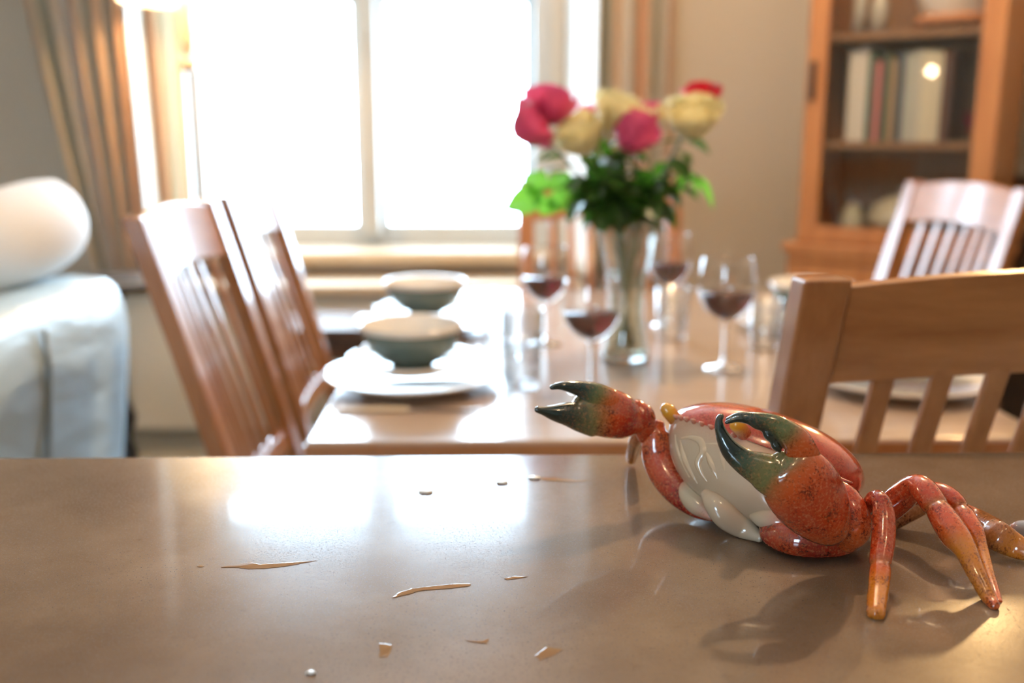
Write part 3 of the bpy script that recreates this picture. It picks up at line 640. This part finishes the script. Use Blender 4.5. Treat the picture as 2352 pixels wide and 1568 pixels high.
def bloom_mb(r, openness, rng):
    """globe of overlapping cupped petals, the outer ones rolling outward"""
    mb = MB()
    for ri, (cnt, size, top_) in enumerate(((3, .30, 150), (4, .46, 138), (5, .64, 126), (5, .82, 114), (6, .98, 102))):
        for k in range(cnt):
            a0 = 2 * math.pi * (k + .5 * (ri % 2)) / cnt + rng.uniform(-.2, .2); wd = (2 * math.pi / cnt) * .78
            tp = R(top_ + rng.uniform(-8, 8)); fl = (.10 + .10 * ri) * openness * rng.uniform(.7, 1.3); rr = r * size * rng.uniform(.95, 1.05); rs = []
            for i in range(8):
                v = i / 7; ph = R(12) + (tp - R(12)) * v; ring = []
                for j in range(7):
                    u = j / 6 * 2 - 1
                    wv = wd * (math.sin(math.pi * min(.5 + .32 * max(0, v - .45) / .55, v * .8 + .12)))
                    a = a0 + u * wv; roll = fl * max(0, v - .55) / .45
                    rad = rr * math.sin(ph) + r * roll * (.5 + .5 * abs(u)) * .9
                    z = -rr * math.cos(ph) * 1.18 + r * .12 * (1 - ri / 4) - r * roll * .25 * u * u
                    ring.append((rad * math.cos(a), rad * math.sin(a), z))
                rs.append(ring)
            mb.rings(rs, closed=False, cap0=False, cap1=False)
    return mb
def leaf_mesh(len_):
    mb = MB(); rs = []
    for i in range(8):
        v = i / 7; w_ = .30 * len_ * math.sin(math.pi * v ** .85) + .0006
        z = -.18 * len_ * v * v
        rs.append([(-w_, v * len_, z + w_ * .25), (-w_ * .5, v * len_, z + w_ * .08), (0, v * len_, z), (w_ * .5, v * len_, z + w_ * .08), (w_, v * len_, z + w_ * .25)])
    mb.rings(rs, closed=False, cap0=False, cap1=False)
    o = mb.build('leaf', LEAFM, smooth=True); me = o.data; bpy.data.objects.remove(o); return me
LEAFS = [leaf_mesh(s_) for s_ in (.046, .060, .066)]
YOUNG = LEAFS[2].copy(); YOUNG.materials.clear(); YOUNG.materials.append(BRIGHTLEAF)
rg_ = random.Random(11)
def rose(px, py, y, r, m, label, openness=1.0, tilt=(0, 0), leaves=7, foot=None, group='roses in the glass vase'):
    tip = at(px, py, y); rim_ = Vector((VX, VY, TZ + .26)); d = (tip - rim_); d.z = 0
    off = d.normalized() * min(.040, d.length * .6) if d.length > 1e-4 else Vector()
    ft = Vector((VX, VY, TZ + .022)) - off * .38 + Vector((rg_.uniform(-.012, .012), rg_.uniform(-.012, .012), 0)); mid = rim_ + off
    t = empty('leafy_stalk' if m is None else 'rose', ft, label=label, cat='rose' if m else 'foliage', group=group)
    path = [ft, ft.lerp(Vector((VX, VY, TZ + .10)), .9), mid.lerp(rim_, .3), mid.lerp(tip, .5) + Vector((0, 0, .015)), tip - Vector((0, 0, r * .35))]
    pp = [k[0] for k in crom([(p,) for p in path], 5)]
    MB().tube([p - ft for p in pp], .0022, 8).build('stem', STEMM, t, smooth=True)
    if m:
        b = bloom_mb(r, openness, rg_); ob = b.build('bloom', m, t, smooth=True); ob.location = tip - ft
        ob.rotation_euler = (tilt[0], tilt[1], rg_.uniform(0, 6))
        MB().lathe([(.001, -r * 1.12), (r * .22, -r * 1.05), (r * .30, -r * .95), (r * .20, -.85 * r)], n=16).build('calyx', STEMM, t, smooth=True).location = tip - ft
    for k in range(leaves):
        f = rg_.uniform(.56, .88); p = pp[int(f * (len(pp) - 1))]
        lo = bpy.data.objects.new('leaf', rg_.choice(LEAFS)); COL.objects.link(lo); lo.parent = t; lo.location = p - ft
        lo.rotation_euler = (rg_.uniform(-.9, .35), rg_.uniform(-.5, .5), rg_.uniform(0, 6.28))
    return t
rose(1268, 228, 1.83, .040, PINK, 'tall deep pink rose, highest at the left of the bunch', .7, (R(15), R(10)), 7)
rose(1226, 284, 1.80, .036, PINK, 'open pink rose at the far left edge of the bunch', 1.1, (R(40), R(-45)), 6)
rose(1326, 298, 1.78, .040, CREAMR, 'cream rose at the lower left below the pink ones', .9, (R(35), R(-10)), 8)
rose(1362, 256, 1.90, .024, PINK, 'small pink rose peeping between the cream ones', .8, (0, 0), 8)
rose(1428, 246, 1.83, .046, CREAMR, 'big cream rose at the top centre of the bunch', .9, (R(20), 0), 8)
rose(1458, 302, 1.80, .035, PINK, 'pink rose hanging below the big cream one', .8, (R(50), R(5)), 9)
rose(1478, 258, 1.88, .030, PINK, 'pink rose half hidden right of the big cream one', .9, (0, R(20)), 8)
rose(1590, 256, 1.83, .044, CREAMR, 'cream rose at the right of the bunch', .9, (R(20), R(15)), 9)
rose(1612, 212, 1.90, .030, REDR, 'crimson rose behind the right cream one', .9, (0, R(20)), 6)
for px, py, y, n_, l in ((1310, 372, 1.86, 16, 'leafy rose stalk at the upper left under the cream roses'), (1545, 365, 1.86, 16, 'leafy rose stalk at the upper right under the cream rose'), (1395, 435, 1.80, 14, 'low leafy stalk just left of the vase mouth'), (1490, 440, 1.80, 14, 'low leafy stalk just right of the vase mouth'), (1340, 400, 1.86, 18, 'dark leafy rose stalk low on the left of the vase mouth'), (1510, 395, 1.84, 18, 'leafy rose stalk on the right of the vase mouth'), (1425, 380, 1.80, 18, 'leafy stalk in front of the vase mouth'), (1280, 425, 1.80, 10, 'light green leafy sprig hanging out at the left'), (1600, 400, 1.84, 6, 'leafy sprig drooping out at the right'), (1450, 430, 1.92, 18, 'leafy stalk at the back of the vase')):
    rose(px, py, y, .02, None, l, leaves=n_, group='leafy stalks in the glass vase')
# the sprig with big pale leaves low on the left, and the drooping leaf on the right
spr = empty('leafy_sprig', (VX - .02, VY, TZ + .20), label='sprig with broad pale green leaves, lowest on the left of the vase', cat='foliage', group='leafy stalks in the glass vase')
a0 = Vector(spr.location)
sp_pts = [a0, at(1360, 450, 1.82), at(1290, 425, 1.79), at(1240, 440, 1.77)]
MB().tube([p - a0 for p in [k[0] for k in crom([(p,) for p in sp_pts], 5)]], .0018, 6).build('stem', STEMM, spr, smooth=True)
for px, py, px2, py2 in ((1250, 440, 1160, 480), (1262, 450, 1245, 492), (1255, 435, 1205, 405), (1270, 440, 1300, 480), (1290, 430, 1270, 400)):
    p = at(px, py, 1.775); q = at(px2, py2, 1.77); d = q - p
    lo = bpy.data.objects.new('leaf', YOUNG); COL.objects.link(lo); lo.parent = spr; lo.location = p - a0
    yv = d.normalized(); zv = (CAM - p).normalized(); zv = (zv - yv * zv.dot(yv)).normalized(); xv = yv.cross(zv)
    lo.rotation_mode = 'QUATERNION'; lo.rotation_quaternion = Matrix((xv, yv, zv)).transposed().to_quaternion(); lo.scale = (1.25, d.length / .064, 1)
spr = empty('leafy_sprig', (VX + .02, VY, TZ + .20), label='sprig with one long leaf arching out at the right of the bunch', cat='foliage', group='leafy stalks in the glass vase')
a0 = Vector(spr.location)
MB().tube([p - a0 for p in [k[0] for k in crom([(p,) for p in (a0, at(1530, 420, 1.86), at(1575, 395, 1.86), at(1600, 405, 1.86))], 5)]], .0018, 6).build('stem', STEMM, spr, smooth=True)
for px, py, px2, py2 in ((1595, 402, 1648, 472), (1580, 398, 1612, 440), (1560, 400, 1560, 450)):
    p = at(px, py, 1.86); q = at(px2, py2, 1.86); d = q - p
    lo = bpy.data.objects.new('leaf', YOUNG); COL.objects.link(lo); lo.parent = spr; lo.location = p - a0
    yv = d.normalized(); zv = Vector((.3, -.5, .8)); zv = (zv - yv * zv.dot(yv)).normalized(); xv = yv.cross(zv)
    lo.rotation_mode = 'QUATERNION'; lo.rotation_quaternion = Matrix((xv, yv, zv)).transposed().to_quaternion(); lo.scale = (.9, d.length / .064, 1)

# ================================================================ glazed cabinet across the corner
CA = R(-38)
cb = empty('display_cabinet', (.99, 3.20, 0), CA, 'tall oak display cabinet with a glazed door, set across the corner', 'cabinet')
CW, CD, CH = .56, .30, 2.15
low = MB().box((-.025, -.035, .06), (CW + .025, CD, .80)); low.build('lower_carcass', CABW, cb, bevel=.003)
MB().box((-.015, -.02, 0), (CW + .015, CD - .01, .06)).build('plinth', CABW, cb)
MB().box((-.04, -.055, .80), (CW + .04, CD, .83)).build('waist_moulding', CABW, cb, bevel=.008, seg=3)
MB().box((-.01, -.05, .775), (CW + .01, -.036, .80)).build('lower_moulding', CABW, cb, bevel=.004)
for i in range(2):
    a = i * (CW / 2 + .0) + .004; b = a + CW / 2 - .008
    dr = MB().box((a, -.053, .62), (b, -.036, .765)).build('drawer', CABW, cb, bevel=.003)
    MB().lathe([(.001, 0), (.014, .002), (.016, .010), (.010, .016), (.006, .024)], n=20).build('knob', BLACKM, dr, smooth=True).matrix_local = Matrix.Translation(((a + b) / 2, -.076, .69)) @ Matrix.Rotation(R(-90), 4, 'X')
    MB().box((a, -.053, .08), (b, -.036, .60)).build('door', CABW, cb, bevel=.003)
up_ = MB().box((0, 0, .83), (.018, CD, CH)).box((CW - .018, 0, .83), (CW, CD, CH)).box((0, 0, CH - .02), (CW, CD, CH)).box((.018, 0, .83), (CW - .018, CD - .01, .848))
up_.build('upper_carcass', CABW, cb)
MB().box((.018, CD - .012, .848), (CW - .018, CD, CH - .02)).build('back_panel', CABI, cb)
MB().box((-.03, -.04, CH), (CW + .03, CD, CH + .05)).build('cornice', CABW, cb, bevel=.01)
for z in (1.125, 1.450): MB().box((.019, .02, z), (CW - .019, CD - .013, z + .022)).build('shelf', CABI, cb)
dm = MB().box((0, -.024, .835), (.062, -.002, CH - .01)).box((CW - .062, -.024, .835), (CW, -.002, CH - .01)).box((.062, -.024, .835), (CW - .062, -.002, .885)).box((.062, -.024, CH - .07), (CW - .062, -.002, CH - .01))
gd = dm.build('glazed_door', CABW, cb, bevel=.002)
MB().box((.062, -.015, .885), (CW - .062, -.011, CH - .07)).build('glass_panel', CABG, gd)
MB().box((.014, -.038, 1.27), (.032, -.025, 1.39)).build('handle', BLACKM, gd, bevel=.003)
ca, sa = math.cos(CA), math.sin(CA)
def cabpt(x, y, z): return (.99 + x * ca - y * sa, 3.20 + x * sa + y * ca, z)
def in_cab(o, x, y, z, rz=0): o.location = cabpt(x, y, z); o.rotation_euler = (0, 0, CA + rz); return o
x = .105
books = [(.030, .275, (.72, .68, .60), 'thick white book, leftmost on the middle cabinet shelf'), (.026, .285, (.74, .70, .63), 'second thick white book from the left in the cabinet'), (.022, .262, (.05, .12, .09), 'dark green book beside the white ones in the cabinet'), (.018, .240, (.55, .16, .16), 'thin red book left of the middle in the cabinet'), (.024, .266, (.06, .09, .06), 'dark book between the red and the brown one'), (.020, .245, (.35, .24, .12), 'brown book in the middle of the cabinet row'), (.022, .270, (.04, .06, .09), 'navy book right of the brown one'), (.026, .258, (.44, .46, .42), 'pale grey book right of the navy one'), (.022, .268, (.52, .52, .46), 'grey-green book left of the cream ones'), (.030, .264, (.66, .61, .46), 'cream book, nearer of two at the right of the row'), (.026, .260, (.62, .57, .43), 'cream book beside the last dark one'), (.026, .262, (.09, .04, .03), 'dark maroon book, rightmost on the shelf')]
for wd, hb, c, l in books:
    t = empty('book', label=l, cat='book', group='books on the middle cabinet shelf')
    cm = mat('book_cover', c, .6)
    MB().box((0, 0, 0), (.002, .17, hb)).box((wd - .002, 0, 0), (wd, .17, hb)).box((.002, 0, 0), (wd - .002, .003, hb)).build('cover', cm, t)
    MB().box((.002, .003, .003), (wd - .002, .166, hb - .003)).build('pages', WHITE, t)
    in_cab(t, x, .06, 1.1478); x += wd + .001
TERR = mat('terracotta', (.62, .28, .12), .5)
bt = empty('planter', label='pale rounded planter standing on the upper cabinet shelf', cat='pot')
MB().lathe([(.001, .03), (.085, .03), (.10, .045), (.118, .10), (.122, .16), (.112, .20), (.105, .20), (.11, .16), (.001, .05)], n=40).build('body', PORC, bt, smooth=True)
MB().lathe([(.001, .012), (.10, .012), (.115, .018), (.118, .036), (.105, .040), (.001, .040)], n=40).build('saucer', TERR, bt, smooth=True)
for k in range(4):
    a = k * math.pi / 2 + .5; MB().lathe([(.012, 0), (.010, .014)], n=12, cap0=True, cap1=True).build('foot', BLACKM, bt).location = (.075 * math.cos(a), .075 * math.sin(a), 0)
in_cab(bt, .385, .145, 1.473)
jar = empty('glass_jar', label='small clear jar at the lower left inside the cabinet', cat='jar')
MB().lathe([(.001, 0), (.030, 0), (.033, .005), (.033, .07), (.024, .085), (.024, .095), (.022, .095)], n=28).build('body', mat('jar_glaze', (.50, .46, .28), .2), jar, smooth=True)
MB().lathe([(.001, .118), (.012, .116), (.014, .108), (.026, .104), (.027, .096), (.001, .096)], n=28).build('lid', STEEL, jar, smooth=True)
in_cab(jar, .125, .12, .849)
dm = empty('tureen', label='round pale lidded tureen on the bottom of the cabinet', cat='dish')
CRG = mat('tureen_glaze', (.52, .48, .36), .25, coat=.4)
MB().lathe([(.001, 0), (.05, 0), (.055, .006), (.092, .04), (.105, .06), (.001, .06)], n=40).build('body', CRG, dm, smooth=True)
MB().lathe([(.104, .061), (.100, .075), (.080, .105), (.045, .125), (.014, .132), (.010, .142), (.018, .152), (.001, .158)], n=40).build('lid', CRG, dm, smooth=True)
in_cab(dm, .275, .14, .849)
for k, (xx, r_, h_, l) in enumerate(((.105, .020, .16, 'slim clear bottle at the left of the upper cabinet shelf'), (.165, .026, .13, 'short clear bottle beside the slim one in the cabinet'))):
    b = empty('bottle', label=l, cat='bottle', group='bottles on the upper cabinet shelf')
    MB().lathe([(.001, 0), (r_, 0), (r_, h_ * .7), (r_ * .45, h_ * .85), (r_ * .45, h_)], n=24).build('body', mat('bottle_glaze', (.5, .48, .42), .2), b, smooth=True)
    MB().lathe([(r_ * .5, h_), (r_ * .5, h_ + .014), (.001, h_ + .015)], n=20).build('stopper', BLACKM, b, smooth=True)
    in_cab(b, xx, .12, 1.473)

# ================================================================ curtains
LIN = mat('white_curtain_lining', (.86, .86, .84), .85)
def cloth(parent, top, bot, folds, phase, stripes, amp=.045, name='cloth', m=CURT, off=0, zb=.66):
    """pleated cloth: top and bot are ((x, y) start, (x, y) end) at the rail and at the hem"""
    nx, nz = max(8, int(folds * 28)), 30; vs = []; cs = []
    for i in range(nz + 1):
        t = i / nz; z = 2.50 - (2.50 - zb) * t; k = t ** 1.35
        A = Vector(top[0]).lerp(Vector(bot[0]), k); B = Vector(top[1]).lerp(Vector(bot[1]), k)
        for j in range(nx + 1):
            u = j / nx; ph = u * folds * 2 * math.pi + phase; p = A.lerp(B, u)
            vs.append((p.x + .006 * math.sin(ph * 2), p.y + amp * (.7 + .3 * math.sin(u * 17)) * math.sin(ph), z)); g = off + u * stripes; cs.append((g, g, g, 1))
    fs = [(i * (nx + 1) + j, i * (nx + 1) + j + 1, (i + 1) * (nx + 1) + j + 1, (i + 1) * (nx + 1) + j) for i in range(nz) for j in range(nx)]
    o = MB().add(vs, fs, cs).build(name, m, parent, smooth=True); sd = o.modifiers.new('s', 'SOLIDIFY'); sd.thickness = .002
    return o
lc = empty('curtain', (0, 0, 0), label='striped curtain hanging at the left of the window, lit by the lamp', cat='curtain')
cloth(lc, ((-1.72, 3.62), (-1.245, 3.52)), ((-1.45, 3.62), (-1.225, 3.52)), 5, .4, 2.3)
cloth(lc, ((-1.240, 3.50), (-1.245, 3.68)), ((-1.205, 3.50), (-1.215, 3.68)), 1, 0, 1, .0, 'lining', LIN)
cloth(lc, ((-1.24, 3.72), (-1.10, 3.72)), ((-1.21, 3.72), (-1.11, 3.72)), 2, 2.0, .8, .022, off=.1)
rc = empty('curtain', (0, 0, 0), label='striped curtain hanging at the right of the window behind the roses', cat='curtain')
cloth(rc, ((.270, 3.80), (.365, 3.55)), ((.270, 3.80), (.365, 3.55)), 1, 0, 1, .0, 'lining', LIN)
cloth(rc, ((.368, 3.60), (.655, 3.70)), ((.368, 3.60), (.655, 3.70)), 4, 1.2, 1.5, .035, off=.35)

# ================================================================ floor lamp
lp = empty('floor_lamp', (-.965, 3.30, 0), label='floor lamp with a glowing cream shade beside the left curtain', cat='lamp')
MB().lathe([(.14, 0), (.14, .015), (.05, .03), (.012, .05)], n=36, cap0=True).build('base', BRASS, lp, smooth=True)
MB().lathe([(.009, .04), (.009, 1.36)], n=14).build('pole', BRASS, lp, smooth=True)
MB().lathe([(.010, 1.36), (.024, 1.37), (.030, 1.385), (.024, 1.40), (.012, 1.41)], n=24).build('collar', LAMPC, lp, smooth=True)
MB().lathe([(.012, 1.41), (.022, 1.43), (.026, 1.47), (.020, 1.53), (.026, 1.56), (.018, 1.60), (.016, 1.66)], n=24, cap1=True).build('column', LAMPC, lp, smooth=True)
sh = MB().lathe([(.20, 1.577), (.13, 1.84)], n=48).build('lamp_shade', SHADE, lp, smooth=True)
MB().lathe([(.001, 1.66), (.018, 1.67), (.028, 1.70), (.020, 1.73), (.001, 1.74)], n=20).build('bulb', mat('bulb_glow', (1, .8, .5), .5, emis=(1, .72, .40), estr=40), lp, smooth=True)
light('POINT', 'lamp_bulb_light', (-.965, 3.30, 1.64), 22, (1, .66, .34), .04)

# ================================================================ sofa, cushion, side table, low table
sf = empty('sofa', (-1.30, 1.75, 0), label='pale blue leather sofa seen from behind at the far left', cat='sofa')
def pad(lo, hi, name, m, bev, parent, sub=0):
    return MB().box(lo, hi).build(name, m, parent, bevel=bev, seg=6)
rs = []
for yv, k in ((-.95, .9), (-.90, 1), (-.45, 1), (0, 1), (.40, 1), (.50, 1), (.545, .93), (.56, .80)):
    prof = []
    for a in range(24):
        an = 2 * math.pi * a / 24; c_, s_ = math.cos(an), math.sin(an)
        ex = .45; X_ = math.copysign(abs(c_) ** ex, c_) * .13; Z_ = math.copysign(abs(s_) ** ex, s_) * .37
        lean = .05 * (Z_ / .37)
        prof.append((.30 + (X_ + lean) * k, yv, .49 + Z_ * (k if Z_ > 0 else 1)))
    rs.append(prof)
MB().rings(rs).build('backrest', LEATHER, sf, smooth=True)
pad((-.55, -.93, .12), (.22, .52, .32), 'seat_base', LEATHER, .03, sf)
pad((-.55, -.70, .32), (.16, .30, .46), 'seat_cushion', LEATHER, .05, sf)
pad((-.55, .32, .12), (.16, .54, .62), 'armrest', LEATHER, .07, sf); pad((-.55, -.94, .12), (.16, -.72, .62), 'armrest', LEATHER, .07, sf)
MB().tube([(.462, .087, .82), (.464, .087, .74), (.450, .087, .6), (.424, .087, .35), (.40, .087, .2)], .005, 8).build('seam_piping', mat('seam_shadow_grey', (.25, .30, .33), .6), sf, smooth=True)
for sx in (-.5, .3):
    for sy in (-.85, .45): MB().lathe([(.02, 0), (.028, .12)], n=14, cap0=True, cap1=True).build('foot', DARKW, sf).location = (sx, sy, 0)
def cushion(loc, rot, name, label, s_=(.24, .24, .10)):
    mb = MB(); n = 24; vs = []; fs = []
    for sd in (1, -1):
        base_i = len(vs)
        for i in range(n + 1):
            for j in range(n + 1):
                u = i / n * 2 - 1; v = j / n * 2 - 1
                h = max(0, (1 - u ** 2) * (1 - v ** 2)) ** .5
                vs.append((u * math.sqrt(1 - .26 * v * v) * s_[0], v * math.sqrt(1 - .26 * u * u) * s_[1], sd * h * s_[2]))
        fs += [(base_i + i * (n + 1) + j, base_i + (i + 1) * (n + 1) + j, base_i + (i + 1) * (n + 1) + j + 1, base_i + i * (n + 1) + j + 1) for i in range(n) for j in range(n)]
    mb.add(vs, fs); o = mb.build(name, CUSH, smooth=True); o.location = loc; o.rotation_euler = rot
    bm = bmesh.new(); bm.from_mesh(o.data); bmesh.ops.remove_doubles(bm, verts=bm.verts, dist=.0005); bmesh.ops.recalc_face_normals(bm, faces=bm.faces); bm.to_mesh(o.data); bm.free()
    return tag(o, label, 'cushion')
cushion((-1.025, 2.17, .962), (R(86), R(-7), R(80)), 'throw_cushion', 'plump white cushion lying on top of the sofa back', (.195, .104, .115))
st = empty('side_table', (-1.00, 2.62, 0), label='small dark side table between the sofa and the left chairs', cat='table')
MB().lathe([(.001, .775), (.15, .775), (.155, .785), (.15, .797), (.001, .797)], n=40).build('tabletop', BLACKM, st, smooth=False)
MB().lathe([(.016, .05), (.020, .2), (.026, .32), (.014, .36), (.030, .42), (.014, .47), (.018, .6), (.024, .74), (.03, .775)], n=24).build('turned_leg', BLACKM, st, smooth=True)
MB().lathe([(.12, 0), (.12, .02), (.03, .05)], n=30, cap0=True).build('base', BLACKM, st, smooth=True)
lt = empty('low_table', (-.35, 3.22, 0), label='low dark wooden table in front of the window ledge', cat='table')
MB().box((-.36, -.17, .545), (.36, .17, .575)).build('tabletop', DARKW, lt, bevel=.004)
MB().box((-.34, -.15, .47), (.34, .15, .545)).build('apron', DARKW, lt)
for sx in (-1, 1):
    for sy in (-1, 1): MB().box((sx * .31 - .02, sy * .13 - .02, 0), (sx * .31 + .02, sy * .13 + .02, .47)).build('leg', DARKW, lt)
